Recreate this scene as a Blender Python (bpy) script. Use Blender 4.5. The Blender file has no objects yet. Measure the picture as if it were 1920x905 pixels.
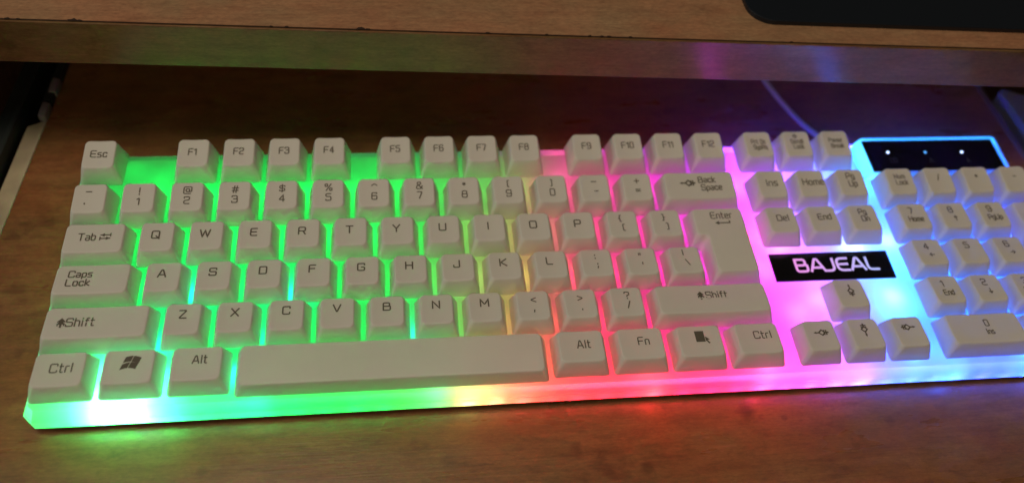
import bpy, bmesh, math, random
from mathutils import Vector, Matrix
random.seed(7)
S = 0.001                      # the script's numbers are millimetres, the scene is metres
sc = bpy.context.scene
C = sc.collection

# ------------------------------------------------------------------ camera
cam_d = bpy.data.cameras.new('camera'); cam = bpy.data.objects.new('camera', cam_d); C.objects.link(cam)
cam.location = (135.65*S, -141.69*S, 296.78*S)
cam.rotation_euler = (0.61516, -0.086029, -0.096087)
cam_d.sensor_width = 36; cam_d.lens = 30.147
cam_d.clip_start = 0.01; cam_d.clip_end = 50
cam_d.dof.use_dof = True; cam_d.dof.focus_distance = 0.335; cam_d.dof.aperture_fstop = 5.0
sc.camera = cam

# ------------------------------------------------------------------ world, lamps, exposure
w = bpy.data.worlds.new('World'); sc.world = w; w.use_nodes = True
bg = w.node_tree.nodes['Background']; bg.inputs[0].default_value = (1, .8, .6, 1); bg.inputs[1].default_value = 0.03
sc.view_settings.view_transform = 'Standard'; sc.view_settings.look = 'None'
sc.view_settings.exposure = 0; sc.view_settings.gamma = 1
sc.cycles.use_denoising = True
sc.cycles.max_bounces = 8; sc.cycles.diffuse_bounces = 4; sc.cycles.transmission_bounces = 6
sc.cycles.sample_clamp_indirect = 6

def area(name, loc, target, size, power, color):
    d = bpy.data.lights.new(name, 'AREA'); d.shape = 'DISK'; d.size = size; d.energy = power; d.color = color
    o = bpy.data.objects.new(name, d); C.objects.link(o); o.location = loc
    o.rotation_euler = (Vector(target)-Vector(loc)).to_track_quat('-Z', 'Y').to_euler(); return o
area('room_lamp', (-0.15, 0.0, 1.6), (0.2, 0.1, 0), 0.7, 7.0, (1.0, .82, .63))
area('front_fill', (0.10, -1.3, 0.85), (0.2, 0.1, 0), 0.8, 2.1, (1.0, .82, .60))  # added fill light from the front, stands for no visible source
area('window_glow', (-1.3, 0.0, 0.75), (0.0, 0.05, 0), 0.5, 3.2, (.72, .95, .92))

# ------------------------------------------------------------------ materials
def new_mat(name):
    m = bpy.data.materials.new(name); m.use_nodes = True; nt = m.node_tree
    return m, nt, nt.nodes, nt.links, nt.nodes['Principled BSDF']
def plain(name, col, rough=.5, bump=0, bscale=600, spec=.5, metal=0, var=0):
    m, nt, N, L, b = new_mat(name)
    b.inputs['Base Color'].default_value = (*col, 1); b.inputs['Roughness'].default_value = rough
    b.inputs['Specular IOR Level'].default_value = spec; b.inputs['Metallic'].default_value = metal
    tc = N.new('ShaderNodeTexCoord')
    if bump:
        n = N.new('ShaderNodeTexNoise'); n.inputs['Scale'].default_value = bscale; n.inputs['Detail'].default_value = 3
        L.new(tc.outputs['Object'], n.inputs['Vector'])
        bp = N.new('ShaderNodeBump'); bp.inputs['Strength'].default_value = bump; bp.inputs['Distance'].default_value = .0002
        L.new(n.outputs['Fac'], bp.inputs['Height']); L.new(bp.outputs['Normal'], b.inputs['Normal'])
    if var:
        n2 = N.new('ShaderNodeTexNoise'); n2.inputs['Scale'].default_value = 60; n2.inputs['Detail'].default_value = 6
        L.new(tc.outputs['Object'], n2.inputs['Vector'])
        mr = N.new('ShaderNodeMapRange'); mr.inputs[3].default_value = 1-var; mr.inputs[4].default_value = 1+var
        mr.inputs[1].default_value = .3; mr.inputs[2].default_value = .7
        L.new(n2.outputs['Fac'], mr.inputs[0])
        mx = N.new('ShaderNodeMix'); mx.data_type = 'RGBA'; mx.blend_type = 'MULTIPLY'; mx.inputs[0].default_value = 1
        mx.inputs[6].default_value = (*col, 1); L.new(mr.outputs[0], mx.inputs[7]); L.new(mx.outputs[2], b.inputs['Base Color'])
    return m
def emit(name, col, s):
    m, nt, N, L, b = new_mat(name)
    b.inputs['Base Color'].default_value = (.02, .02, .02, 1)
    b.inputs['Emission Color'].default_value = (*col, 1); b.inputs['Emission Strength'].default_value = s
    return m
def wood(name, c1, c2, cs, rough=.42, stains=0, streak=1.0, seed=0.0, spec=.6, marks=()):
    """printed wood laminate: grain along x, fine pores, a few soft smudges"""
    m, nt, N, L, b = new_mat(name)
    tc = N.new('ShaderNodeTexCoord')
    b.inputs['Specular IOR Level'].default_value = spec
    def noise(scale, sx, sy, detail=6, rough_=.6, off=0):
        mp = N.new('ShaderNodeMapping'); mp.inputs['Scale'].default_value = (sx, sy, sy); mp.inputs['Location'].default_value = (seed+off, seed*1.7, 0)
        L.new(tc.outputs['Object'], mp.inputs['Vector'])
        n = N.new('ShaderNodeTexNoise'); n.inputs['Scale'].default_value = scale; n.inputs['Detail'].default_value = detail; n.inputs['Roughness'].default_value = rough_
        n.inputs['Distortion'].default_value = .3
        L.new(mp.outputs[0], n.inputs['Vector']); return n.outputs['Fac']
    def ramp(src, a, bb, c0=(0, 0, 0, 1), c1_=(1, 1, 1, 1)):
        r = N.new('ShaderNodeValToRGB'); r.color_ramp.elements[0].position = a; r.color_ramp.elements[1].position = bb
        r.color_ramp.elements[0].color = c0; r.color_ramp.elements[1].color = c1_; L.new(src, r.inputs[0]); return r.outputs[0]
    def mix(f, A, B, mode='MIX', fac=None):
        x = N.new('ShaderNodeMix'); x.data_type = 'RGBA'; x.blend_type = mode
        if fac is not None: x.inputs[0].default_value = fac
        else: L.new(f, x.inputs[0])
        for i, v in ((6, A), (7, B)):
            if isinstance(v, tuple): x.inputs[i].default_value = (*v, 1)
            else: L.new(v, x.inputs[i])
        return x.outputs[2]
    base = mix(ramp(noise(22, .7, 1.5, 5, .6), .3, .7), c1, c2)
    base = mix(ramp(noise(110, .5, 1.8, 8, .75, 3), .40, .76), base, cs)
    base = mix(None, base, ramp(noise(30, .8, 1.2, 4, .6, 17), .3, .7, (1.13, .93, .86, 1), (.90, 1.06, 1.0, 1)), 'MULTIPLY', 1.0)
    fibre = ramp(noise(150, .16, 8, 6, .7, 5), .40, .74)
    dark = mix(None, base, (.60, .55, .52), 'MULTIPLY', .6*streak)
    base = mix(fibre, base, dark)
    fine = ramp(noise(700, .6, 1.3, 3, .7, 9), .3, .7, (.80, .80, .80, 1), (1.16, 1.16, 1.16, 1))
    base = mix(None, base, fine, 'MULTIPLY', 1.0)
    if stains:
        st = ramp(noise(42, 1, 1.2, 5, .6, 11), .60, .70)
        base = mix(st, base, mix(None, base, (.62, .55, .55), 'MULTIPLY', stains))
    if marks:                                   # grease marks that stay put on the board
        wv = N.new('ShaderNodeMapping'); L.new(tc.outputs['Object'], wv.inputs['Vector'])
        nn = N.new('ShaderNodeTexNoise'); nn.inputs['Scale'].default_value = 170; nn.inputs['Detail'].default_value = 4; L.new(wv.outputs[0], nn.inputs['Vector'])
        for mx_, my_, mr_, amt in marks:
            d = N.new('ShaderNodeVectorMath'); d.operation = 'DISTANCE'; L.new(tc.outputs['Object'], d.inputs[0]); d.inputs[1].default_value = (mx_*S, my_*S, -.016)
            ad = N.new('ShaderNodeMath'); ad.operation = 'MULTIPLY_ADD'; ad.inputs[1].default_value = mr_*S*1.6; L.new(nn.outputs['Fac'], ad.inputs[0]); L.new(d.outputs['Value'], ad.inputs[2])
            q = N.new('ShaderNodeMapRange'); q.inputs[1].default_value = mr_*S*1.25; q.inputs[2].default_value = mr_*S*2.1; q.inputs[3].default_value = amt; q.inputs[4].default_value = 0
            L.new(ad.outputs[0], q.inputs[0]); base = mix(q.outputs[0], base, mix(None, base, (.42, .38, .38), 'MULTIPLY', 1.0))
    L.new(base, b.inputs['Base Color'])
    rr = N.new('ShaderNodeMapRange'); rr.inputs[3].default_value = rough-.05; rr.inputs[4].default_value = rough+.12
    L.new(noise(35, .5, 2, 4, .6, 2), rr.inputs[0]); L.new(rr.outputs[0], b.inputs['Roughness'])
    bp = N.new('ShaderNodeBump'); bp.inputs['Strength'].default_value = .25; bp.inputs['Distance'].default_value = .0002
    L.new(noise(260, .15, 4, 4, .6, 1), bp.inputs['Height']); L.new(bp.outputs[0], b.inputs['Normal'])
    return m
def translucent(name, col, t, rough=.35):
    m, nt, N, L, b = new_mat(name)
    b.inputs['Base Color'].default_value = (*col, 1); b.inputs['Roughness'].default_value = rough
    b.inputs['Specular IOR Level'].default_value = .2
    tr = N.new('ShaderNodeBsdfTranslucent'); tr.inputs[0].default_value = (.95, .95, .95, 1)
    mx = N.new('ShaderNodeMixShader'); mx.inputs[0].default_value = t
    L.new(b.outputs[0], mx.inputs[1]); L.new(tr.outputs[0], mx.inputs[2])
    L.new(mx.outputs[0], N['Material Output'].inputs[0])
    return m
def cap_material():
    m = plain('keycap_plastic', (.78, .74, .66), .5, .18, 900, .35, 0, .025)
    nt = m.node_tree; N = nt.nodes; L = nt.links; b = N['Principled BSDF']
    tc = N.new('ShaderNodeTexCoord'); sp = N.new('ShaderNodeSeparateXYZ'); L.new(tc.outputs['Object'], sp.inputs[0])
    mr = N.new('ShaderNodeMapRange'); mr.inputs[1].default_value = .0; mr.inputs[2].default_value = .0078
    mr.inputs[3].default_value = .28; mr.inputs[4].default_value = .0; L.new(sp.outputs[2], mr.inputs[0])
    tr = N.new('ShaderNodeBsdfTranslucent'); tr.inputs[0].default_value = (.92, .92, .92, 1)
    mx = N.new('ShaderNodeMixShader'); L.new(mr.outputs[0], mx.inputs[0]); L.new(b.outputs[0], mx.inputs[1]); L.new(tr.outputs[0], mx.inputs[2])
    L.new(mx.outputs[0], N['Material Output'].inputs[0]); return m
M = dict(
    key=cap_material(), 
    ink=plain('legend_ink', (.13, .112, .08), .6),
    case=translucent('frosted_case_plastic', (.04, .04, .04), .93),
    shell=plain('case_bottom_plastic', (.12, .12, .12), .6),
    black=plain('black_gloss_plastic', (.004, .004, .006), .22, 0, 600, .5),
    icon=plain('icon_print', (.045, .045, .055), .6),
    cable=plain('cable_white', (.8, .77, .78), .45),
    strip=plain('raw_wood_edge', (.56, .47, .32), .75, .6, 300, .3, 0, .22),
    metal=plain('slide_steel', (.035, .04, .036), .55, .2, 200, .5, .4, .2),
    bracket=plain('bracket_plastic', (.22, .17, .17), .6, .3, 300),
    mat=plain('mat_rubber', (.006, .010, .016), .38, .3, 700, .5),
    seam=plain('seam_dark', (.03, .012, .005), .8),  # dark brown of the desk edge seam and its chips
    paint=plain('slide_cover_paint', (.34, .34, .42), .5, .1, 300, .4, 0, .1),
    tray=wood('tray_laminate', (.31, .128, .045), (.37, .170, .066), (.185, .072, .028), .26, .9, .8, 0, .9,
              ((271, -10, 3.6, .8), (286, -14, 1.4, .6), (199, -22, 3, .5), (226, -31, 2.6, .6), (243, -24, 2, .4), (150, -24, 3, .3), (60, -22, 2, .35), (-22, 60, 4, .4), (-14, 30, 2.4, .4), (330, -18, 2.2, .5), (-16, 96, 5, .35))),
    desk=wood('desk_laminate', (.42, .22, .115), (.48, .27, .15), (.32, .155, .085), .42, .6, .8, 4),
    band=wood('edge_band_laminate', (.23, .115, .048), (.28, .148, .062), (.15, .074, .032), .20, .7, .9, 8, .8),
    floor=plain('floor_dark', (.03, .022, .018), .8),
)

# ------------------------------------------------------------------ object helpers
def link_mesh(name, bm, mat, parent=None, smooth=True, origin=None):
    me = bpy.data.meshes.new(name)
    bmesh.ops.recalc_face_normals(bm, faces=bm.faces)
    o = bpy.data.objects.new(name, me); C.objects.link(o)
    k = Vector(origin)*S if origin else Vector((0, 0, 0))
    bmesh.ops.scale(bm, vec=(S, S, S), verts=bm.verts); bmesh.ops.translate(bm, vec=-k, verts=bm.verts)
    bm.to_mesh(me); bm.free()
    me.materials.append(mat)
    if smooth:
        for p in me.polygons: p.use_smooth = True
        try: me.set_sharp_from_angle(angle=math.radians(38))
        except Exception: pass
    o.location = k
    if parent:
        o.parent = parent
        wl = parent.location.copy(); q = parent.parent
        while q: wl += q.location; q = q.parent
        o.location = k - wl
    return o
def tag(o, label=None, cat=None, group=None, kind=None):
    if label: o['label'] = label
    if cat: o['category'] = cat
    if group: o['group'] = group
    if kind: o['kind'] = kind
    return o
def empty(name, loc):
    o = bpy.data.objects.new(name, None); C.objects.link(o); o.location = Vector(loc)*S; o.empty_display_size = .02; return o
def prism(poly, z0, z1, bm=None, bevel=0):
    bm = bm or bmesh.new()
    b = [bm.verts.new((x, y, z0)) for x, y in poly]; t = [bm.verts.new((x, y, z1)) for x, y in poly]
    fs = [bm.faces.new(t), bm.faces.new(b[::-1])]
    n = len(poly)
    for i in range(n): fs.append(bm.faces.new((b[i], b[(i+1) % n], t[(i+1) % n], t[i])))
    if bevel:
        bmesh.ops.recalc_face_normals(bm, faces=bm.faces)
        bmesh.ops.bevel(bm, geom=list(bm.edges), offset=bevel, segments=2, affect='EDGES', profile=.6)
    return bm
def box(x0, x1, y0, y1, z0, z1, bm=None, bevel=0):
    return prism([(x0, y0), (x1, y0), (x1, y1), (x0, y1)], z0, z1, bm, bevel)
def loft(rings, cap_bottom=True, cap_top=True):
    bm = bmesh.new(); vr = [[bm.verts.new(p) for p in r] for r in rings]; n = len(rings[0])
    for a, b in zip(vr, vr[1:]):
        for i in range(n): bm.faces.new((a[i], a[(i+1) % n], b[(i+1) % n], b[i]))
    if cap_bottom: bm.faces.new(vr[0][::-1])
    if cap_top: bm.faces.new(vr[-1])
    return bm
def rounded(poly, r, seg=5, sub=5):
    """CCW axis-aligned polygon -> points with rounded corners and subdivided straights"""
    n = len(poly); out = []
    arcs = []
    for i in range(n):
        p0, p, p1 = Vector(poly[i-1]), Vector(poly[i]), Vector(poly[(i+1) % n])
        d0 = (p-p0).normalized(); d1 = (p1-p).normalized(); rr = min(r, (p-p0).length*.45, (p1-p).length*.45)
        a = p-d0*rr; arc = []
        for k in range(seg+1):
            t = k/seg*math.pi/2
            arc.append(a + d0*rr*math.sin(t) + d1*rr*(1-math.cos(t)))
        arcs.append(arc)
    for i in range(n):
        out += arcs[i]
        a, b = arcs[i][-1], arcs[(i+1) % n][0]
        for k in range(1, sub): out.append(a.lerp(b, k/sub))
    return [(v.x, v.y) for v in out]

# ------------------------------------------------------------------ stroke lettering (squarish, like the key legends)
G = {}
def g(ch, wd, *st): G[ch] = (wd, st)
g('A', 5, [(0,0),(2.1,6),(2.9,6),(5,0)], [(.9,1.9),(4.1,1.9)])
g('B', 4.6, [(0,0),(0,6),(4.1,6),(4.1,3.2),(0,3.2)], [(4.1,3.2),(4.6,3.2),(4.6,0),(0,0)])
g('C', 4.5, [(4.5,4.6),(4.5,6),(0,6),(0,0),(4.5,0),(4.5,1.4)])
g('D', 4.6, [(0,0),(0,6),(4.6,6),(4.6,0),(0,0)])
g('E', 4.2, [(4.2,6),(0,6),(0,0),(4.2,0)], [(0,3.1),(3.8,3.1)])
g('F', 4.2, [(4.2,6),(0,6),(0,0)], [(0,3.0),(3.6,3.0)])
g('G', 4.6, [(4.6,4.7),(4.6,6),(0,6),(0,0),(4.6,0),(4.6,2.9),(2.6,2.9)])
g('H', 4.6, [(0,0),(0,6)], [(4.6,0),(4.6,6)], [(0,3.1),(4.6,3.1)])
g('I', .6, [(.3,0),(.3,6)])
g('J', 4, [(4,6),(4,0),(0,0),(0,1.8)])
g('K', 4.6, [(0,0),(0,6)], [(4.4,6),(.6,3),(4.6,0)])
g('L', 4, [(0,6),(0,0),(4,0)])
g('M', 5.4, [(0,0),(0,6),(2.7,1.6),(5.4,6),(5.4,0)])
g('N', 4.6, [(0,0),(0,6),(4.6,0),(4.6,6)])
g('O', 4.8, [(2.4,6),(0,6),(0,0),(4.8,0),(4.8,6),(2.4,6)])
g('P', 4.5, [(0,0),(0,6),(4.5,6),(4.5,2.5),(0,2.5)])
g('Q', 4.8, [(2.4,6),(0,6),(0,0),(4.8,0),(4.8,6),(2.4,6)], [(2.8,1.9),(5.1,-.5)])
g('R', 4.5, [(0,0),(0,6),(4.5,6),(4.5,2.8),(0,2.8)], [(2.9,2.8),(4.5,0)])
g('S', 4.4, [(4.4,4.8),(4.4,6),(0,6),(0,3.1),(4.4,3.1),(4.4,0),(0,0),(0,1.2)])
g('T', 4.6, [(0,6),(4.6,6)], [(2.3,6),(2.3,0)])
g('U', 4.6, [(0,6),(0,0),(4.6,0),(4.6,6)])
g('V', 4.8, [(0,6),(2.4,0),(4.8,6)])
g('W', 6.6, [(0,6),(1.6,0),(3.3,5.6),(5,0),(6.6,6)])
g('X', 4.7, [(0,0),(4.7,6)], [(0,6),(4.7,0)])
g('Y', 4.7, [(0,6),(2.35,2.7),(4.7,6)], [(2.35,2.7),(2.35,0)])
g('Z', 4.5, [(0,6),(4.4,6),(0,0),(4.5,0)])
g('0', 3.6, [(1.8,6),(0,6),(0,0),(3.6,0),(3.6,6),(1.8,6)])
g('1', 2, [(0,4.6),(1.6,6),(1.6,0)])
g('2', 3.8, [(0,4.8),(0,6),(3.8,6),(3.8,3.3),(0,2.6),(0,0),(3.8,0)])
g('3', 3.8, [(0,4.9),(0,6),(3.7,6),(3.7,3.2),(1.2,3.2)], [(3.7,3.2),(3.9,3.2),(3.9,0),(0,0),(0,1.2)])
g('4', 4, [(3,0),(3,6),(0,1.6),(4,1.6)])
g('5', 3.8, [(3.7,6),(0,6),(0,3.5),(3.8,3.5),(3.8,0),(0,0),(0,1)])
g('6', 3.8, [(3.6,5),(3.6,6),(0,6),(0,0),(3.8,0),(3.8,3.4),(0,3.4)])
g('7', 3.8, [(0,6),(3.8,6),(1.5,0)])
g('8', 3.8, [(.2,3.2),(.2,6),(3.6,6),(3.6,3.2),(.2,3.2)], [(.2,3.2),(0,3.2),(0,0),(3.8,0),(3.8,3.2),(3.6,3.2)])
g('9', 3.8, [(.2,1),(.2,0),(3.8,0),(3.8,6),(0,6),(0,2.7),(3.8,2.7)])
g('a', 3.1, [(.2,4.2),(3.1,4.2),(3.1,0),(0,0),(0,2.3),(3.1,2.3)])
g('b', 3.1, [(0,6),(0,0),(3.1,0),(3.1,4.2),(0,4.2)])
g('c', 2.9, [(2.9,3.2),(2.9,4.2),(0,4.2),(0,0),(2.9,0),(2.9,1)])
g('d', 3.1, [(3.1,6),(3.1,0),(0,0),(0,4.2),(3.1,4.2)])
g('e', 3.1, [(3.0,0),(0,0),(0,4.2),(3.1,4.2),(3.1,2.1),(0,2.1)])
g('f', 2.2, [(2.3,6),(.8,6),(.8,0)], [(0,4.2),(2.1,4.2)])
g('g', 3.1, [(0,-1.5),(3.1,-1.5),(3.1,4.2),(0,4.2),(0,0),(3.1,0)])
g('h', 3.1, [(0,6),(0,0)], [(0,4.2),(3.1,4.2),(3.1,0)])
g('i', .6, [(.3,4.2),(.3,0)], [(.3,5.4),(.3,6.1)])
g('k', 3.1, [(0,6),(0,0)], [(2.9,4.2),(.2,2.1),(3.1,0)])
g('l', .6, [(.3,6),(.3,0)])
g('m', 5, [(0,0),(0,4.2),(5,4.2),(5,0)], [(2.5,4.2),(2.5,0)])
g('n', 3.1, [(0,0),(0,4.2),(3.1,4.2),(3.1,0)])
g('o', 3.2, [(1.6,4.2),(0,4.2),(0,0),(3.2,0),(3.2,4.2),(1.6,4.2)])
g('p', 3.1, [(0,-1.6),(0,4.2),(3.1,4.2),(3.1,0),(0,0)])
g('q', 3.1, [(3.1,-1.6),(3.1,4.2),(0,4.2),(0,0),(3.1,0)])
g('r', 2.1, [(0,0),(0,4.2),(2.1,4.2)])
g('s', 2.9, [(2.8,4.2),(0,4.2),(0,2.2),(2.9,2.2),(2.9,0),(0,0)])
g('t', 2.3, [(.7,6),(.7,0),(2.3,0)], [(0,4.2),(2.2,4.2)])
g('u', 3.1, [(0,4.2),(0,0),(3.1,0),(3.1,4.2)])
g('y', 3.1, [(0,4.2),(0,0),(3.1,0)], [(3.1,4.2),(3.1,-1.5),(.3,-1.5)])
g(' ', 1.6)
g('!', .6, [(.3,6),(.3,2)], [(.3,.7),(.3,0)])
g('@', 5.6, [(4.2,1.7),(1.6,1.7),(1.6,4.3),(4.1,4.3),(4.1,1.7),(5.6,1.7),(5.6,6),(0,6),(0,0),(5,0)])
g('#', 4.6, [(1,0),(1.8,6)], [(2.8,0),(3.6,6)], [(0,4.1),(4.6,4.1)], [(0,1.9),(4.4,1.9)])
g('$', 3.8, [(3.8,4.6),(3.8,5.3),(0,5.3),(0,3),(3.8,3),(3.8,.7),(0,.7),(0,1.4)], [(1.9,6.4),(1.9,-.4)])
g('%', 5.2, [(.8,0),(4.4,6)], [(.9,6),(0,6),(0,3.8),(1.8,3.8),(1.8,6),(.9,6)], [(4.3,2.2),(3.4,2.2),(3.4,0),(5.2,0),(5.2,2.2),(4.3,2.2)])
g('^', 4, [(0,3.8),(2,5.6),(4,3.8)])
g('&', 4.6, [(4.6,0),(.7,4.2),(.7,6),(3.3,6),(3.3,4.4),(0,2.4),(0,0),(3.2,0),(4.5,2.6)])
g('*', 2, [(1,2.4),(1,4.8)], [(0,3),(2,4.2)], [(0,4.2),(2,3)])
g('(', 1.4, [(1.4,6),(.3,6),(.3,0),(1.4,0)])
g(')', 1.4, [(0,6),(1.1,6),(1.1,0),(0,0)])
g('-', 2.8, [(0,2.6),(2.8,2.6)])
g('_', 4, [(0,4.6),(4,4.6)])
g('~', 3.8, [(0,4.2),(3.8,4.2)])
g('=', 3.6, [(0,3.8),(3.6,3.8)], [(0,2.2),(3.6,2.2)])
g('+', 3.8, [(0,3),(3.8,3)], [(1.9,1.1),(1.9,4.9)])
g('{', 2, [(2,6),(1,6),(1,3.3),(0,3)], [(0,3),(1,2.7),(1,0),(2,0)])
g('}', 2, [(0,6),(1,6),(1,3.3),(2,3)], [(2,3),(1,2.7),(1,0),(0,0)])
g('[', 1.5, [(1.5,6),(0.2,6),(0.2,0),(1.5,0)])
g(']', 1.5, [(0,6),(1.3,6),(1.3,0),(0,0)])
g(':', .6, [(.3,4.6),(.3,3.8)], [(.3,1.6),(.3,.8)])
g(';', .8, [(.4,4.2),(.4,3.4)], [(.5,1.6),(.1,-.1)])
g('"', 1.8, [(.3,5.6),(.3,3.9)], [(1.5,5.6),(1.5,3.9)])
g("'", .6, [(.3,4.4),(.3,2.6)])
g('`', .6, [(.3,2.4),(.3,1.5)])
g('|', .6, [(.3,6),(.3,1)])
g('\\', 2.6, [(0,6),(2.6,.6)])
g('/', 2.2, [(0,0),(2.2,6)])
g('<', 3.8, [(3.8,5.2),(0,3.4),(3.8,1.6)])
g('>', 3.8, [(0,5.2),(3.8,3.4),(0,1.6)])
g(',', .6, [(.5,2),(.2,.2)])
g('.', .6, [(.3,1.3),(.3,.4)])
g('?', 3.4, [(0,4.8),(0,6),(3.4,6),(3.4,3.4),(1.7,3.1),(1.7,1.9)], [(1.7,.7),(1.7,0)])
g('\u2191', 3.4, [(1.7,0),(1.7,5.8)], [(0,3.6),(1.7,5.8),(3.4,3.6)])
g('\u2193', 3.4, [(1.7,6),(1.7,.2)], [(0,2.4),(1.7,.2),(3.4,2.4)])
g('\u2190', 5, [(5,3),(.2,3)], [(2.2,4.8),(.2,3),(2.2,1.2)])
g('\u2192', 5, [(0,3),(4.8,3)], [(2.8,4.8),(4.8,3),(2.8,1.2)])

def round_path(pts, r):
    P = [Vector(p) for p in pts]; closed = (P[0]-P[-1]).length < 1e-6 and len(P) > 2
    out = [P[0]]
    for i in range(1, len(P)-1):
        d0 = P[i]-P[i-1]; d1 = P[i+1]-P[i]
        if abs(d0.normalized().dot(d1.normalized())) < .75 and r > 0:
            rr = min(r, d0.length*.48, d1.length*.48); a = P[i]-d0.normalized()*rr; b = P[i]+d1.normalized()*rr
            for k in range(5):
                t = k/4; out.append((1-t)**2*a + 2*t*(1-t)*P[i] + t*t*b)
        else: out.append(P[i])
    out.append(P[-1]); return out
def resample(P, m):
    o = [P[0]]
    for a, b in zip(P, P[1:]):
        n = max(1, int(math.ceil((b-a).length/m)))
        for k in range(1, n+1): o.append(a.lerp(b, k/n))
    return o
class Ink:
    """collects flat printed shapes; zf(x, y) gives the height of the surface they lie on"""
    def __init__(s, zf): s.bm = bmesh.new(); s.zf = zf; s.k = 0
    def v(s, p): return s.bm.verts.new((p[0], p[1], s.zf(p[0], p[1]) + .11 + s.k*.004))
    def stroke(s, pts, wd, r=0):
        P = round_path(pts, r); Q = [P[0]]
        for p in P[1:]:
            if (p-Q[-1]).length > 1e-5: Q.append(p)
        P = resample(Q, 1.5); s.k += 1; L_ = []; R_ = []
        for i, p in enumerate(P):
            a = (p-P[i-1]).normalized() if i else (P[1]-p).normalized()
            b = (P[i+1]-p).normalized() if i < len(P)-1 else a
            t = (a+b); t = t.normalized() if t.length > 1e-4 else a
            n = Vector((-t.y, t.x)); sc_ = min(1.8, 1/max(.4, n.dot(Vector((-a.y, a.x)))))
            q = p.copy()
            if i == 0: q = p-a*wd*.35
            if i == len(P)-1: q = p+a*wd*.35
            L_.append(s.v(q+n*wd/2*sc_)); R_.append(s.v(q-n*wd/2*sc_))
        for i in range(len(P)-1): s.bm.faces.new((R_[i], R_[i+1], L_[i+1], L_[i]))
    def fill(s, poly):
        s.k += 1; s.bm.faces.new([s.v(p) for p in poly])
    def text(s, txt, cx, cy, h, wd, sx=1.0, r=1.1, track=1.6, skew=0.0):
        if len(txt) > 1: sx *= .79
        u = h/6; tot = sum(G[c][0] for c in txt) + track*(len(txt)-1); x = -tot/2
        for c in txt:
            w_, st = G[c]
            for pl in st:
                s.stroke([Vector((cx+(x+px)*u*sx + (py-3)*u*skew, cy+(py-3)*u)) for px, py in pl], wd, r*u)
            x += w_+track
    def done(s, name, mat, parent):
        return link_mesh(name, s.bm, mat, parent, smooth=False)

# ------------------------------------------------------------------ keyboard
U = 19.05; GAP = .9
ZB = [6.6, 6.5, 6.65, 7.45, 9.3, 9.7]; ZF = [7.63, 7.88, 8.0, 7.75, 8.25, 8.45]
TX, TB, TF = 2.36, .75, 2.7
DF = .2256
PLATE = -3.0
kb = empty('keyboard', (0, 0, -16))
tag(kb, 'white backlit keyboard glowing green, red, pink and blue on the wooden pull-out tray', 'keyboard')

def offset(poly, l, r, f, b_):
    """inset an axis-aligned CCW polygon: l/r/f/b_ for edges whose outside is left/right/front/back"""
    n = len(poly); out = []
    for i in range(n):
        p0, p, p1 = poly[i-1], poly[i], poly[(i+1) % n]; dx = dy = 0
        for a, c in ((p0, p), (p, p1)):
            ex, ey = c[0]-a[0], c[1]-a[1]
            if abs(ex) > abs(ey): dy = f if ex > 0 else -b_
            else: dx = -r if ey > 0 else l
        out.append((p[0]+dx, p[1]+dy))
    return out
def keycap(name, poly, row, parent, label=None, tf=None, dish=.38, crown=0.0, zb=None, zf=None, row_back=None):
    tf = TF if tf is None else tf; zb = ZB[row if row_back is None else row_back] if zb is None else zb; zf = ZF[row] if zf is None else zf
    xs = [p[0] for p in poly]; ys = [p[1] for p in poly]
    yf, yb = min(ys)+tf, max(ys)-TB; cx = (min(xs)+max(xs))/2; hw = (max(xs)-min(xs))/2-TX
    rect = len(poly) == 4
    def ztop(x, y):
        t = (y-yf)/(yb-yf); z = zf+(zb-zf)*t
        u = min(1, abs((x-cx)/hw))
        if dish: z -= dish*(1-u**2) - dish*.5
        if crown: z -= crown*(2*t-1)**2
        return z
    sub = 5 if hw < 12 else 14 if hw < 40 else 30
    base = rounded(poly, 1.3, 5, sub); rings = []
    def lerp(A, B, t): return [(a[0]+(b[0]-a[0])*t, a[1]+(b[1]-a[1])*t) for a, b in zip(A, B)]
    rim = rounded(offset(poly, TX, TX, tf, TB), 2.0, 5, sub)
    inner = rounded(offset(poly, TX+.55, TX+.55, tf+.55, TB+.55), 1.6, 5, sub)
    # sides: slightly curved taper
    for t, q in ((0, 0), (.04, .0), (.35, .30), (.7, .63), (.92, .88)):
        pts = lerp(base, rim, q); rings.append([(x, y, ztop(*rim[i])*t*.985) for i, (x, y) in enumerate(pts)])
    pts = lerp(base, rim, .965); rings.append([(x, y, ztop(*rim[i])-.33) for i, (x, y) in enumerate(pts)])
    pts = lerp(rim, inner, .12); rings.append([(x, y, ztop(*rim[i])-.12) for i, (x, y) in enumerate(pts)])
    pts = lerp(rim, inner, .5); rings.append([(x, y, ztop(x, y)-.02) for x, y in pts])
    rings.append([(x, y, ztop(x, y)) for x, y in inner])
    if rect:
        mx, my = cx, (yf+yb)/2; ex = max(0, hw-((yb-yf)/2))      # shrink to a central bar for wide caps
        for t in (.25, .5, .75, .96):
            rr = []
            for x, y in inner:
                tx_ = mx + max(-ex, min(ex, x-mx)); rr.append((x+(tx_-x)*t, y+(my-y)*t))
            rings.append([(x, y, ztop(x, y)) for x, y in rr])
    bm = loft(rings, cap_bottom=False)
    # the stem that carries the cap on the plate
    sx, sy = cx, (min(ys)+max(ys))/2
    if not rect: sx += 3
    for k in ([0] if (max(xs)-min(xs)) < 36 else [-1, 0, 1]):
        c = sx+k*((max(xs)-min(xs))/2-11)
        box(c-2.5, c+2.5, sy-2.5, sy+2.5, PLATE+.02, .4, bm)
    o = link_mesh(name, bm, M['key'], parent, origin=(cx, (min(ys)+max(ys))/2, 0))
    if label: o['label'] = label
    o['_z'] = 0
    del o['_z']
    return o, ztop, (cx, (yf+yb)/2)
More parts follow.
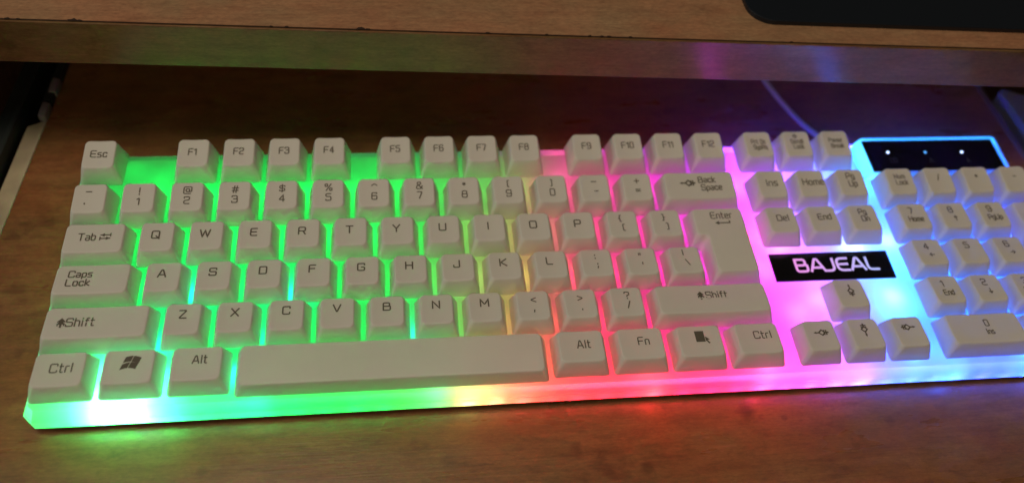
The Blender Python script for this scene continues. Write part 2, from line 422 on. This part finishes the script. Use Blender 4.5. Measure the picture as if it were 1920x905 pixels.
def kpoly(x0, x1, row, h=1):
    y0 = row*U + (DF*U if row == 5 else 0)
    return [(x0*U+GAP, y0+GAP), (x1*U-GAP, y0+GAP), (x1*U-GAP, y0+h*U-GAP), (x0*U+GAP, y0+h*U-GAP)]

SW, TWD = .56, .46       # stroke widths
def k_letter(ch, x, row, dx=-.6, dy=.9):
    o, z, c = keycap('letter_key', kpoly(x, x+1, row), row, kb, 'white letter key printed '+ch)
    I = Ink(z); I.text(ch, c[0]+dx, c[1]+dy, 3.5, SW, 1.0); I.done('legend', M['ink'], o)
def k_two(up, dn, x, row, name='number_key', say=None, u=(0.1, 3.0), d=(.1, -1.9), h=3.3):
    o, z, c = keycap(name, kpoly(x, x+1, row), row, kb, say or 'white number key printed %s over %s' % (up, dn))
    I = Ink(z); I.text(up, c[0]+u[0], c[1]+u[1], h, TWD); I.text(dn, c[0]+d[0], c[1]+d[1], h, TWD); I.done('legend', M['ink'], o)
def k_words(lines, x0, x1, row, name, dx=0, dy=0, h=3.1, lead=3.6, sx=.98, deco=None, say=None, h_=1, wd=TWD, left=False, **kw):
    o, z, c = keycap(name, kpoly(x0, x1, row, h_), row, kb, say or 'white key printed '+' '.join(lines), **kw)
    I = Ink(z); n = len(lines)
    for i, t in enumerate(lines):
        I.text(t, c[0]+dx+(i*.35 if not left else 0), c[1]+dy+((n-1)/2-i)*lead, h, wd, sx)
    if deco: deco(I, c)
    I.done('legend', M['ink'], o); return o

# row 5
k_words(['Esc'], 0, 1, 5, 'escape_key', -.2, .1, 3.2, sx=1.15)
for i in range(12):
    x = (2+i) if i < 4 else (6.5+i-4) if i < 8 else (11+i-8)
    k_words(['F%d' % (i+1)], x, x+1, 5, 'function_key', -.3, .5, 3.2, say='white function key printed F%d' % (i+1), wd=.47)
k_words(['Prt Sc', 'SysRq'], 15.25, 16.25, 5, 'system_key', .2, -.2, 2.3, 3.1, .85, wd=.36)
def lock_deco(I, c):
    x, y = c[0]-.4, c[1]+4.1
    I.stroke([(x-1, y), (x, y+1.1), (x+1, y), (x, y-1.1), (x-1, y)], .4); I.fill([(x-.4, y), (x, y-.4), (x+.4, y), (x, y+.4)])
k_words(['Scroll', 'Lock'], 16.25, 17.25, 5, 'system_key', 0, -.3, 2.3, 2.9, .9, lock_deco, wd=.36)
k_words(['Pause', 'Break'], 17.25, 18.25, 5, 'system_key', 0, 0, 2.3, 3.3, .9, wd=.36)
# row 4
k_two('~', '`', 0, 4, 'symbol_key', 'white corner key printed with a dash over a dot below Esc', (-.6, 2.6), (-1.6, -1.9))
for i, (a, b) in enumerate(zip('!@#$%^&*()', '1234567890')): k_two(a, b, 1+i, 4)
k_two('_', '-', 11, 4, 'symbol_key', 'white symbol key printed with two dashes', (-.2, 2.2), (.5, -1.6))
k_two('+', '=', 12, 4, 'symbol_key', 'white symbol key printed plus over equals')
def hollow_arrow(I, x, y, s=1.0, ang=0.0):
    """the little ornamental arrow: thin stem, hollow diamond, feathered tail"""
    ca, sa = math.cos(ang), math.sin(ang)
    T = lambda a, b: Vector((x+(a*ca-b*sa)*s, y+(a*sa+b*ca)*s))
    I.fill([T(-3.1, 0), T(-1.9, .55), T(-1.9, -.55)])
    I.stroke([T(-2, 0), T(-.7, 0)], .55*s)
    I.stroke([T(-.8, 0), T(.5, 1.25), T(1.6, .2), T(1.6, -.2), T(.5, -1.25), T(-.8, 0)], .55*s)
    for k in (1.5, 2.3): I.stroke([T(k, 1.0), T(k, -1.0)], .55*s)
    I.stroke([T(1.4, 0), T(3.0, 0)], .7*s)
o, z, c = keycap('backspace_key', kpoly(13, 15, 4), 4, kb, 'wide white key printed Back Space')
I = Ink(z); I.text('Back', c[0]+3.6, c[1]+2.9, 2.9, TWD, 1.08); I.text('Space', c[0]+5.1, c[1]-1.2, 2.9, TWD, 1.05); hollow_arrow(I, c[0]-5.6, c[1]+1.2, 1.15); I.done('legend', M['ink'], o)
# row 3
o, z, c = keycap('tab_key', kpoly(0, 1.5, 3), 3, kb, 'wide white key printed Tab at the left edge')
I = Ink(z); I.text('Tab', c[0]-2.8, c[1]+.6, 3.3, TWD, 1.05)
for yy, d in ((.8, -1), (-.9, 1)):
    I.stroke([(c[0]+2.3, c[1]+.6+yy), (c[0]+6, c[1]+.6+yy)], .45)
    xx = c[0]+(2.3 if d < 0 else 6); I.fill([(xx, c[1]+.6+yy), (xx-d*1.5, c[1]+.6+yy+.8), (xx-d*1.5, c[1]+.6+yy-.8)])
    xx = c[0]+(6.1 if d < 0 else 2.2); I.stroke([(xx, c[1]+yy-.1), (xx, c[1]+yy+1.3)], .4)
I.done('legend', M['ink'], o)
for i, ch in enumerate('QWERTYUIOP'): k_letter(ch, 1.5+i, 3)
k_two('{', '[', 11.5, 3, 'symbol_key', 'white symbol key printed with opening brackets', (-.9, 2.9), (.1, -1.9))
k_two('}', ']', 12.5, 3, 'symbol_key', 'white symbol key printed with closing brackets', (-.7, 2.9), (.3, -1.9))
# the large L-shaped Enter
ep = [(13.75*U+GAP, 2*U+GAP), (15*U-GAP, 2*U+GAP), (15*U-GAP, 4*U-GAP), (13.5*U+GAP, 4*U-GAP), (13.5*U+GAP, 3*U+GAP), (13.75*U+GAP, 3*U+GAP)]
o, z, c = keycap('enter_key', ep, 2, kb, 'large white L-shaped key printed Enter', dish=0, row_back=3)
I = Ink(z); ex, ey = 272.8, 70.7; I.text('Enter', ex, ey, 3.2, TWD, 1.05)
I.stroke([(ex-2.6, ey-4.1), (ex+3, ey-4.1), (ex+3, ey-3.1)], .55); I.fill([(ex-3.6, ey-4.1), (ex-1.8, ey-3.1), (ex-1.8, ey-5.1)])
I.done('legend', M['ink'], o)
# row 2
o, z, c = keycap('caps_lock_key', kpoly(0, 1.75, 2), 2, kb, 'wide white key printed Caps Lock at the left edge')
I = Ink(z); I.text('Caps', c[0]-4.6, c[1]+2.5, 2.9, TWD, 1.2); I.text('Lock', c[0]-4.8, c[1]-1.6, 3.0, TWD, 1.2); I.done('legend', M['ink'], o)
for i, ch in enumerate('ASDFGHJKL'): k_letter(ch, 1.75+i, 2, -.6, 1.6)
k_two(':', ';', 10.75, 2, 'symbol_key', 'white symbol key printed colon over semicolon', (-.3, 3.2), (.3, -1.2))
k_two('"', "'", 11.75, 2, 'symbol_key', 'white symbol key printed with quotation marks', (-.3, 2.7), (.2, -1.5))
k_two('|', '\\', 12.75, 2, 'symbol_key', 'white symbol key printed with a bar over a backslash', (-.6, 3.6), (.4, -1.5))
# row 1
def spade(I, x, y, s=1.0):
    for k in (0, 1): I.fill([(x-1.7*s, y+(-.9+k*1.1)*s), (x+1.7*s, y+(-.9+k*1.1)*s), (x, y+(1.0+k*1.1)*s)])
    I.stroke([(x, y-.6*s), (x, y-2.1*s)], .75*s); I.stroke([(x-1.2*s, y-.9*s), (x-1.2*s, y-1.5*s)], .4*s); I.stroke([(x+1.2*s, y-.9*s), (x+1.2*s, y-1.5*s)], .4*s)
o, z, c = keycap('shift_key', kpoly(0, 2.25, 1), 1, kb, 'wide white key printed Shift at the left edge')
I = Ink(z); I.text('Shift', c[0]-5.6, c[1]+.2, 3.5, TWD, 1.12); spade(I, c[0]-12.3, c[1]+.2, .95); I.done('legend', M['ink'], o)
for i, ch in enumerate('ZXCVBNM'): k_letter(ch, 2.25+i, 1, -.2, 2.0)
k_two('<', ',', 9.25, 1, 'symbol_key', 'white symbol key printed with a less-than sign over a comma', (0.2, 2.3), (.2, -1.8))
k_two('>', '.', 10.25, 1, 'symbol_key', 'white symbol key printed with a greater-than sign over a dot', (0.2, 2.3), (.4, -1.8))
k_two('?', '/', 11.25, 1, 'symbol_key', 'white symbol key printed with a question mark over a slash', (0.4, 3.0), (.5, -1.5))
o, z, c = keycap('shift_key', kpoly(12.25, 15, 1), 1, kb, 'wide white key printed Shift below the large Enter key')
I = Ink(z); I.text('Shift', c[0]+1.9, c[1]+1.6, 3.2, TWD, 1.1); spade(I, c[0]-4.8, c[1]+1.6, .9); I.done('legend', M['ink'], o)
# row 0
k_words(['Ctrl'], 0, 1.25, 0, 'control_key', .8, .6, 3.5, sx=1.15, say='white key printed Ctrl in the front left corner')
o, z, c = keycap('logo_key', kpoly(1.25, 2.5, 0), 0, kb, 'white key printed with a four-pane flag')
I = Ink(z)
def flag(x, y, a, b):
    pts = []
    f = lambda t: .8*math.sin(t*math.pi)
    for k in range(5): t = k/4; pts.append((x+a*t, y+f((x-c[0]+3+a*t)/6)))
    for k in range(4, -1, -1): t = k/4; pts.append((x+a*t+.75, y+b+f((x-c[0]+3+a*t)/6)))
    I.fill(pts)
for fx in (-3.0, -.1):
    for fy in (-1.9, .75): flag(c[0]+fx+(.8 if fy > 0 else 0), c[1]+.5+fy, 2.65, 2.4)
I.done('legend', M['ink'], o)
k_words(['Alt'], 2.5, 3.75, 0, 'alt_key', .9, 1.7, 3.3, sx=1.05, say='white key printed Alt to the left of the space bar')
sp = kpoly(3.75, 10, 0); sp = [(x, y-1.4 if y < 5 else y) for x, y in sp]
keycap('space_bar', sp, 0, kb, 'long blank white space bar', tf=1.5, dish=0, crown=.35, zf=7.2)
k_words(['Alt'], 10, 11.25, 0, 'alt_key', 1.0, .8, 3.3, sx=1.05, say='white key printed Alt to the right of the space bar')
k_words(['Fn'], 11.25, 12.5, 0, 'function_shift_key', 1.0, 1.1, 3.3, sx=1.1)
o, z, c = keycap('menu_key', kpoly(12.5, 13.75, 0), 0, kb, 'white key printed with a menu page and pointer')
I = Ink(z); x, y = c[0]+.3, c[1]+2.0
I.fill([(x-2, y-2.5), (x+1.7, y-2.5), (x+1.7, y+2.4), (x-2, y+2.4)])
I.fill([(x+1.9, y-.1), (x+3.6, y-1.6), (x+2.6, y-1.7), (x+3.5, y-3.2), (x+2.9, y-3.4), (x+2.1, y-2.1), (x+1.9, y-2.4)]); I.done('legend', M['ink'], o)
k_words(['Ctrl'], 13.75, 15, 0, 'control_key', 2.0, 1.5, 3.2, sx=1.15, say='white key printed Ctrl below the right end of the wide Shift key')
# navigation keys
k_words(['Ins'], 15.25, 16.25, 4, 'navigation_key', .2, .5, 3.2, sx=1.2)
k_words(['Home'], 16.25, 17.25, 4, 'navigation_key', .6, .5, 3.2, sx=1.12, say='white key printed Home between Ins and Pg Up')
k_words(['Pg', 'Up'], 17.25, 18.25, 4, 'navigation_key', .1, 1.3, 3.0, 4.2, 1.0)
k_words(['Del'], 15.25, 16.25, 3, 'navigation_key', .4, .9, 3.0, sx=1.15)
k_words(['End'], 16.25, 17.25, 3, 'navigation_key', .6, .9, 3.0, sx=1.1, say='white key printed End between Del and Pg Dn')
k_words(['Pg', 'Dn'], 17.25, 18.25, 3, 'navigation_key', 0, 1.3, 2.8, 3.8, 1.0)
def arrow_key(x, row, ang, say, dx=0, dy=0):
    o, z, c = keycap('arrow_key', kpoly(x, x+1, row), row, kb, say)
    I = Ink(z); hollow_arrow(I, c[0]+dx, c[1]+dy, 1.0, ang); I.done('legend', M['ink'], o)
arrow_key(16.25, 1, -math.pi/2, 'white arrow key standing alone above the three other arrow keys', .3, 1.5)
arrow_key(15.25, 0, 0, 'white arrow key, leftmost of the bottom three', .2, 1.2)
arrow_key(16.25, 0, math.pi/2, 'white arrow key, middle of the bottom three', 0, 1.4)
arrow_key(17.25, 0, math.pi, 'white arrow key, rightmost of the bottom three', 0, 2.0)
# number pad
k_words(['Num', 'Lock'], 18.5, 19.5, 4, 'number_pad_key', .1, .9, 2.5, 3.3, .95, wd=.36)
for ch, x, nm in (('/', 19.5, 'slash'), ('*', 20.5, 'star'), ('-', 21.5, 'minus')):
    k_words([ch], x, x+1, 4, 'number_pad_key', 0, 1.6, 3.2, say='white number pad key printed with a '+nm)
for r, a, b in ((3, '789', ['Home', '\u2191', 'PgUp']), (2, '456', ['\u2190', '', '\u2192']), (1, '123', ['End', '\u2193', 'PgDn'])):
    for i in range(3):
        o, z, c = keycap('number_pad_key', kpoly(18.5+i, 19.5+i, r), r, kb, 'white number pad key printed %s' % a[i])
        I = Ink(z); I.text(a[i], c[0]-.8, c[1]+3.0, 3.1, .5)
        if b[i]: I.text(b[i], c[0]+.2, c[1]-1.7, 2.6, .44, .95)
        I.done('legend', M['ink'], o)
o, z, c = keycap('number_pad_key', kpoly(18.5, 20.5, 0), 0, kb, 'wide white number pad key printed 0 and Ins')
I = Ink(z); I.text('0', c[0]+1.2, c[1]+2.4, 2.9, .48); I.text('Ins', c[0]+1.2, c[1]-1.7, 2.4, .42); I.done('legend', M['ink'], o)
k_words(['.', 'Del'], 20.5, 21.5, 0, 'number_pad_key', 0, .6, 2.6, 3.8, 1, say='white number pad key printed Del')
k_words(['+'], 21.5, 22.5, 2, 'number_pad_key', 0, 6, 3.2, h_=2, say='tall white number pad key printed plus', dish=.3)
k_words(['Enter'], 21.5, 22.5, 0, 'number_pad_key', 0, 8, 2.4, h_=2, say='tall white number pad key printed Enter', dish=.3)

# case: translucent shell (open below, closed by the bottom)
def crect(x0, x1, y0, y1, c=3.0, cb=2.0):
    return [(x0+c, y0), (x1-c, y0), (x1, y0+c), (x1, y1-cb), (x1-cb, y1), (x0+cb, y1), (x0, y1-cb), (x0, y0+c)]
levels = [(-12.3, 3.1, 3.1, 2.1, 3.2), (-7.9, 3.0, 3.3, 2.3, 3.3), (-7.0, 2.7, 3.1, 2.0, 3.2), (-6.8, 2.4, 2.8, 1.8, 3.1), (-3.5, .9, .9, .5, 2.6), (-3.0, .4, .4, .0, 2.4)]
rings = []
for z_, ex_, ef, eb, cc in levels:
    rings.append([(x, y, z_) for x, y in crect(-ex_, 429.3+ex_, -ef, 118.7+eb, cc)])
case = link_mesh('case', loft(rings, cap_bottom=False), M['case'], kb, smooth=False)
case['label'] = 'frosted white plate and rim lit from below in changing colours'
bot = loft([[(x, y, z_) for x, y in crect(-3.0+i, 432.3-i, -3.0+i, 120.7-i, 3)] for z_, i in ((-15.2, 5.5), (-14.2, 2.6), (-12.35, .1))])
link_mesh('case_bottom', bot, M['shell'], kb, smooth=False)
link_mesh('light_baffle', box(-1, 430, 12.6, 13.4, -13.0, -6.0), M['shell'], kb, smooth=False)  # unseen baffles added inside to keep distant LED colours off the rim
link_mesh('light_baffle', box(-1, 430, 115.2, 115.8, -13.0, -4.5), M['shell'], kb, smooth=False)
for fx in (22, 405):
    for fy in (8, 108): link_mesh('foot', box(fx-9, fx+9, fy-4, fy+4, -16, -14.6), M['shell'], kb, smooth=False)
# raised housing of the lamps panel
ph = [(352.2, 96.6), (428.6, 96.6), (428.6, 118.6), (426.4, 120.2), (356.4, 120.2), (352.2, 116.2)]
pt = [(354.2, 97.2), (426.4, 97.2), (426.4, 118.0), (425.4, 119.0), (357.2, 119.0), (354.2, 116.2)]
link_mesh('lamp_housing', loft([[(x, y, PLATE+.01) for x, y in ph], [(x, y, 1.4) for x, y in pt], [(x+(390-x)*.006, y+(108-y)*.015, 1.8) for x, y in pt]], cap_bottom=False), M['case'], kb, smooth=False)
ip = link_mesh('indicator_panel', prism([(355.9, 97.9), (423.6, 97.9), (423.6, 116.8), (355.9, 116.8)], 1.2, 2.35, bevel=.15), M['black'], kb, smooth=False)
ip['label'] = 'black glossy panel with three lock lamps'
lamp = [('white', 366.9, 109.2, .6, (.5, .65, 1), 4), ('blue', 386.0, 108.9, .62, (.10, .42, 1), 1.6), ('white', 404.9, 108.6, .6, (.5, .65, 1), 4)]
for i, (nm, x, y, r, col, st) in enumerate(lamp):
    bm = loft([[(x+rr*math.cos(a*math.pi/8), y+rr*math.sin(a*math.pi/8), z_) for a in range(16)] for rr, z_ in ((r, 2.3), (r, 2.5), (r*.6, 2.75))])
    l = link_mesh('indicator_lamp', bm, emit('lamp_'+nm, col, st), ip)
    l['label'] = ['bright white lamp nearest the Pause key', 'small dim blue lamp in the middle', 'bright white lamp nearest the tray edge'][i]
    I = Ink(lambda x, y: 2.36); X, Y = x+1.2, y-5.0
    if i == 0: I.stroke([(X-1.6, Y-1.2), (X-1.6, Y+1.2), (X+1.6, Y+1.2), (X+1.6, Y-1.2), (X-1.6, Y-1.2)], .3); I.text('1', X, Y, 1.7, .3)
    elif i == 1: I.text('A', X, Y-.1, 2.4, .35)
    else: I.stroke([(X-1.2, Y-1.2), (X+1.2, Y-1.2)], .3); I.text('\u2193', X, Y+.2, 2.4, .35)
    I.done('icon', M['icon'], ip)
# name plate
bd = link_mesh('name_plate', prism([(293.7, 42.0), (348.6, 42.0), (348.6, 56.2), (293.7, 56.2)], PLATE+.01, PLATE+.7, bevel=.08), M['black'], kb, smooth=False)
bd['label'] = 'black name plate with glowing lettering BAJEAL'
def letter_glow():
    m, nt, N, L, b = new_mat('backlit_lettering')
    b.inputs['Base Color'].default_value = (.1, .1, .1, 1)
    tc = N.new('ShaderNodeTexCoord'); sp_ = N.new('ShaderNodeSeparateXYZ'); L.new(tc.outputs['Object'], sp_.inputs[0])
    mr = N.new('ShaderNodeMapRange'); mr.inputs[1].default_value = .302; mr.inputs[2].default_value = .340
    L.new(sp_.outputs[0], mr.inputs[0]); r = N.new('ShaderNodeValToRGB')
    r.color_ramp.elements[0].color = (.88, .27, .78, 1); r.color_ramp.elements[1].color = (.45, .50, 1, 1)
    L.new(mr.outputs[0], r.inputs[0]); L.new(r.outputs[0], b.inputs['Emission Color']); b.inputs['Emission Strength'].default_value = .95
    return m
I = Ink(lambda x, y: PLATE+.7); bx, by, u_ = 304.0, 46.6, 1.02
def logo(st, x0, wd=1.15, r=1.3):
    for pl in st: I.stroke([Vector((bx+x0+px*u_, by+py*u_)) for px, py in pl], wd, r)
logo([[(0, 6), (4.3, 6), (4.3, 3.1), (.9, 3.1)], [(4.3, 3.1), (4.9, 3.1), (4.9, 0), (0, 0), (0, 6)]], .6)
logo([[(0, 0), (2.6, 6), (3.6, 6), (6.2, 0)], [(1.5, 1.7), (4.9, 1.7)]], 7.0)
logo([[(3.6, 6), (3.6, 0), (-.4, 0)]], 14.1, r=2)
logo([[(5.0, 6), (0, 6), (0, 0), (5.0, 0)], [(.3, 3.05), (4.6, 3.05)]], 19.5, r=2.6)
logo([[(0, 0), (2.6, 6), (3.6, 6), (6.2, 0)], [(1.5, 1.7), (4.9, 1.7)]], 25.7)
logo([[(0, 6), (0, 0), (4.6, 0)]], 33.4, r=2)
I.done('lettering', letter_glow(), bd)

# the LEDs under the plate
def lerp_ramp(stops, x):
    if x <= stops[0][0]: return stops[0][1]
    for (a, ca), (b, cb) in zip(stops, stops[1:]):
        if x <= b:
            t = (x-a)/(b-a); return tuple(p+(q-p)*t for p, q in zip(ca, cb))
    return stops[-1][1]
GR = (.002, 1, .085)
FRONT = [(150, GR), (155, (.3, .8, .12)), (160, (.72, .58, .18)), (166, (1, .27, .12)), (176, (1, .08, .06)), (190, (1, .012, .02)), (235, (1, .006, .03)), (272, (1, .006, .09)), (298, (.8, .03, .5)), (314, (.28, .07, 1)), (328, (.03, .17, 1)), (345, (.008, .27, 1)), (372, (.010, .12, 1)), (395, (.010, .20, 1)), (430, (.015, .1, 1))]
BACK = [(182, GR), (188, (.4, .5, .14)), (194, (.7, .24, .17)), (203, (.85, .06, .18)), (240, (.85, .012, .28)), (285, (.55, .035, 1)), (312, (.26, .07, 1)), (333, (.08, .13, 1)), (350, (.012, .25, 1)), (375, (.012, .12, 1)), (430, (.012, .09, 1))]
def led_color(x, y):
    t = max(0, min(1, y/108)); a = lerp_ramp(FRONT, x); b = lerp_ramp(BACK, x)
    return tuple(p+(q-p)*t for p, q in zip(a, b))
def led(x, y, z, p, col, r=1.5):
    d = bpy.data.lights.new('led', 'POINT'); d.energy = p; d.color = col; d.shadow_soft_size = r*S
    o = bpy.data.objects.new('led', d); C.objects.link(o); o.location = Vector((x, y, z))*S - kb.location; o.parent = kb
P0 = .0039
for j, y in enumerate((6.5, 26, 49, 72, 95, 111)):
    for i in range(20):
        x = 10+i*21.5 + (10 if j % 2 else 0)
        if x > 424: continue
        k = 1.0
        if 283 < x < 360: k = 4.0
        elif x >= 360: k = 4.2
        elif 140 < x < 200: k = .7
        if y < 20: k = min(k, .72 if x < 290 else .95)
        if y > 105: k *= .3 if x < 290 else .7
        if j == 4 and x < 30: k *= .5
        led(x, y, -10.5, P0*k, led_color(x, y))
# the front strip, low behind the lip
for i in range(40):
    x = 8+i*10.75; cc = led_color(x, 0); cc = cc if x < 322 else (.03, cc[1]*.25, 1)
    led(x, .4, -10.6, P0*(.30 if x < 130 else .08 if x < 158 else .75 if x < 290 else 1.5), cc, .8)
for x, y, z, p, col in [(20, 1, -9.5, 2.0, (.004, 1, .1)), (46, 1, -9.5, 2.5, (.004, 1, .1)), (31, 1.0, -10.0, 8.0, (.003, 1, .04)), (25, 2.4, -8.6, 2.0, (.30, 1, .8)), (37, 2.4, -8.6, 2.0, (.30, 1, .8)), (232, 0, -10.5, 1.2, (1, .03, .03)), (278, 0, -10.5, .9, (1, .03, .06)), (404, 0, -10.5, 4, (.02, .10, 1)), (360, 0, -10.5, 1.5, (.02, .12, 1)),
                        (43, 24, -8, .35, (.01, 1, .7)), (81, 24, -8, .25, (.01, 1, .6)), (138, 24, -8, .3, (.01, 1, .8)), (52, 46, -8, .4, (.02, 1, .9)), (90, 45, -8, .35, (.02, 1, .9)), (47.6, 12, -8, .5, (.02, 1, .9)), (71.4, 11, -8, .45, (.02, 1, .8)), (24, 14, -8, .6, (.1, 1, .8)), (80, 3, -7.5, .4, (.02, 1, .3)), (147, 3, -7.5, .35, (.02, 1, .35)),
                        (228, 4.5, -6, .05, (1, .3, .4)), (279, 5, -6.5, .25, (1, .3, .5)), (342, 4.5, -6.2, .16, (.1, .9, 1)), (390, 4.5, -6.2, .14, (.1, .9, 1)),
                        (300, 62, -8, .7, (1, .35, 1)), (288, 66, -8, 1.2, (1, .02, .12)), (335, 60, -8, .8, (.5, .8, 1)), (352, 62, -8, 4.0, (.05, .06, 1)), (310, 33, -8, .3, (1, .3, 1)), (344, 33, -8, .8, (.2, .9, 1)),
                        (346, 92, -7, .3, (.2, .9, 1)), (32, 106, -8, .10, GR), (207, 103, -7, .08, (1, .1, .4))]:
    led(x, y, z, P0*p, col)
for i in range(26):
    x = 12+i*16.3; led(x, 117.6, -10.8, P0*(.05 if x < 200 else .5 if x < 280 else 1.5 if x < 302 else 40.0 if x < 352 else 28), led_color(x, 112) if x < 302 else (.03, .02, 1), .8)
for i in range(16): led(356+i*4.6, 116.6, -1.2, P0*.12, (.02, .45, 1), .8)
for i in range(5): led(356.2, 99+i*4, -1.2, P0*.22, (.05, .6, 1), .8)
for i in range(5): led(424.6, 99+i*4, -1.2, P0*.10, (.02, .28, 1), .8)

for i in range(6): led(430.6, 20+i*18, -9.5, P0*14, (.05, .03, 1), .8)

# cable (rests on the tray behind the keyboard)
def tube(pts, r, seg=12):
    P = [Vector(p) for p in pts]; sm = []
    for i in range(len(P)-1):
        p0 = P[max(0, i-1)]; p1 = P[i]; p2 = P[i+1]; p3 = P[min(len(P)-1, i+2)]
        for k in range(8):
            t = k/8; sm.append(.5*((2*p1)+(p2-p0)*t+(2*p0-5*p1+4*p2-p3)*t*t+(3*p1-p0-3*p2+p3)*t**3))
    sm.append(P[-1]); rings = []
    for i, p in enumerate(sm):
        t = (sm[min(i+1, len(sm)-1)]-sm[max(0, i-1)]).normalized(); a = t.cross(Vector((0, 0, 1))).normalized(); b = a.cross(t)
        rings.append([tuple(p+a*r*math.cos(q*2*math.pi/seg)+b*r*math.sin(q*2*math.pi/seg)) for q in range(seg)])
    return loft(rings)
link_mesh('cable', tube([(352, 119.0, -8), (349, 126, -10), (345.5, 134, -13), (340, 144, -14), (334.5, 156, -14), (331, 166, -14), (328.5, 176, -14), (326, 200, -14), (322, 240, -14)], 1.45), M['cable'], kb)['label'] = 'thin white cable leaving the back of the keyboard'

# ------------------------------------------------------------------ pull-out tray
tray = empty('keyboard_tray', (210, 100, -34))
tag(tray, 'brown wood-grain pull-out tray under the white keyboard', 'tray')
TL = lambda y: -33.7+(y-86.3)*(8.6/102.8); TR = lambda y: 453.9-(y-118.2)*(4.2/51.9)
link_mesh('board', prism([(TL(-260), -260), (TR(-260), -260), (TR(330), 330), (TL(330), 330)], -34, -16), M['tray'], tray, smooth=False)
bm = prism([(TL(-260)-8, -260), (TL(-260)-.05, -260), (TL(153)-.05, 153), (TL(149)-7.5, 149)], -34, -15.4, bevel=.4)
link_mesh('edge_strip', bm, M['strip'], tray, smooth=False)['label'] = 'pale raw strip along the left side'
bm = prism([(TR(-260)+.05, -260), (TR(-260)+3.2, -260), (TR(330)+3.2, 330), (TR(330)+.05, 330)], -34, -15.7, bevel=.3)
link_mesh('edge_strip', bm, M['bracket'], tray, smooth=False)['label'] = 'grey strip along the right side'

# drawer slides
def slide(name, xs, side, label, zt):
    t = empty(name, (xs(150), 150, -40)); tag(t, label, 'drawer slide', 'drawer slides beside the tray')
    a = lambda y, d: (xs(y)+side*d, y)
    link_mesh('rail', prism([a(60, 9.5), a(60, 12), a(320, 12), a(320, 9.5)][::(-1 if side < 0 else 1)], -46, zt, bevel=.5), M['metal'], t, smooth=False)
    link_mesh('flange', prism([a(112, 12.1), a(120, 19), a(320, 19), a(320, 12.1)][::(-1 if side < 0 else 1)], zt-5, zt-3, bevel=.4), M['metal'], t, smooth=False)
    return t
s1 = slide('drawer_slide', TL, -1, 'dark steel drawer slide beside the pale left edge of the tray', -9)
for y in (156.5, 172.5):
    bm = prism([(TL(y)-3.2, y-4.5), (TL(y)+.3, y-4.5), (TL(y)+1, y+4), (TL(y)-2.8, y+5)], -16, -11.5, bevel=1.0)
    link_mesh('bracket', bm, M['bracket'], s1)
bm = prism([(TL(165)-4, 163), (TL(165)-.3, 163), (TL(300)-.3, 300), (TL(300)-4, 300)], -34, -12.5, bevel=.5)
link_mesh('inner_rail', bm, M['metal'], s1, smooth=False)
s2 = slide('drawer_slide', TR, 1, 'dark steel drawer slide to the right of the tray under the desk', -27)
# blue-lit painted cover with a rounded corner beyond the right slide
pts = [(476, 40), (540, 40), (540, 148), (482, 160), (474, 162.5), (467, 165.5), (463, 167.2), (459.5, 164.5), (462, 150)]
cv = link_mesh('side_cover', prism(pts, -30, -14, bevel=.8), M['paint'], None, smooth=False, origin=(490, 110, -30))
tag(cv, 'smooth panel lit blue beside the right end of the tray', 'panel')

# ------------------------------------------------------------------ desk above
desk = empty('desk', (200, 300, -700)); tag(desk, 'wooden desk with worn edge over the back of the tray', 'desk')
FY = lambda x: 133.0-(x+23)*(18.6/440)
x0, x1 = -320, 720
link_mesh('top_board', prism([(x0, FY(x0)+1.4), (x1, FY(x1)+1.4), (x1, 720), (x0, 720)], 40.3, 61.3), M['desk'], desk, smooth=False)
link_mesh('edge_band', prism([(x0, FY(x0)), (x1, FY(x1)), (x1, FY(x1)+1.1), (x0, FY(x0)+1.1)], 40, 60.9, bevel=.35), M['band'], desk, smooth=False)
bm = bmesh.new()
link_mesh('glue_seam', prism([(x0, FY(x0)+1.05), (x1, FY(x1)+1.05), (x1, FY(x1)+1.45), (x0, FY(x0)+1.45)], 41, 61.05), M['seam'], desk, smooth=False)
bm = bmesh.new()
for x, r in ((-13, .8), (-9, .5), (11, 1.3), (13.5, .7), (86, .5), (121, 1.3), (124, .7), (172, .6), (196, .5), (214, .7), (219, .5), (222, .8), (231, .6), (300, .5), (92, .8)):
    n = 9; poly = []
    for k in range(n):
        a = 2*math.pi*k/n; rr = r*random.uniform(.6, 1.2); poly.append((x+rr*1.5*math.cos(a), FY(x)+1.3+max(-.4, rr*.8*math.sin(a))))
    prism(poly, 61.0, 61.34, bm)
link_mesh('chip', bm, M['seam'], desk, smooth=False)['label'] = 'small dark chips along the top edge'
link_mesh('side_panel', box(-80, -62, 150, 700, -700, 40), M['tray'], desk, smooth=False)
link_mesh('side_panel', box(540, 558, 150, 700, -700, 40), M['tray'], desk, smooth=False)

# black mat on the desk
def arc(cx, cy, r, a0, a1, n=10): return [(cx+r*math.cos(math.radians(a0+(a1-a0)*k/n)), cy+r*math.sin(math.radians(a0+(a1-a0)*k/n))) for k in range(n+1)]
pp = arc(296.5, 142.6, 11.5, 180, 272) + [(560, 119.5), (560, 330), (280, 330)]
mt = link_mesh('desk_mat', prism(pp, 61.32, 63.6, bevel=.35), M['mat'], None, smooth=False, origin=(400, 220, 61.32))
tag(mt, 'black mat with a rounded corner lying on the wooden desk', 'mat')

# floor far below
fl = link_mesh('floor', box(-2500, 2500, -2500, 2500, -720, -702), M['floor'], None, smooth=False)
tag(fl, 'dark floor below the desk', None, None, 'structure')
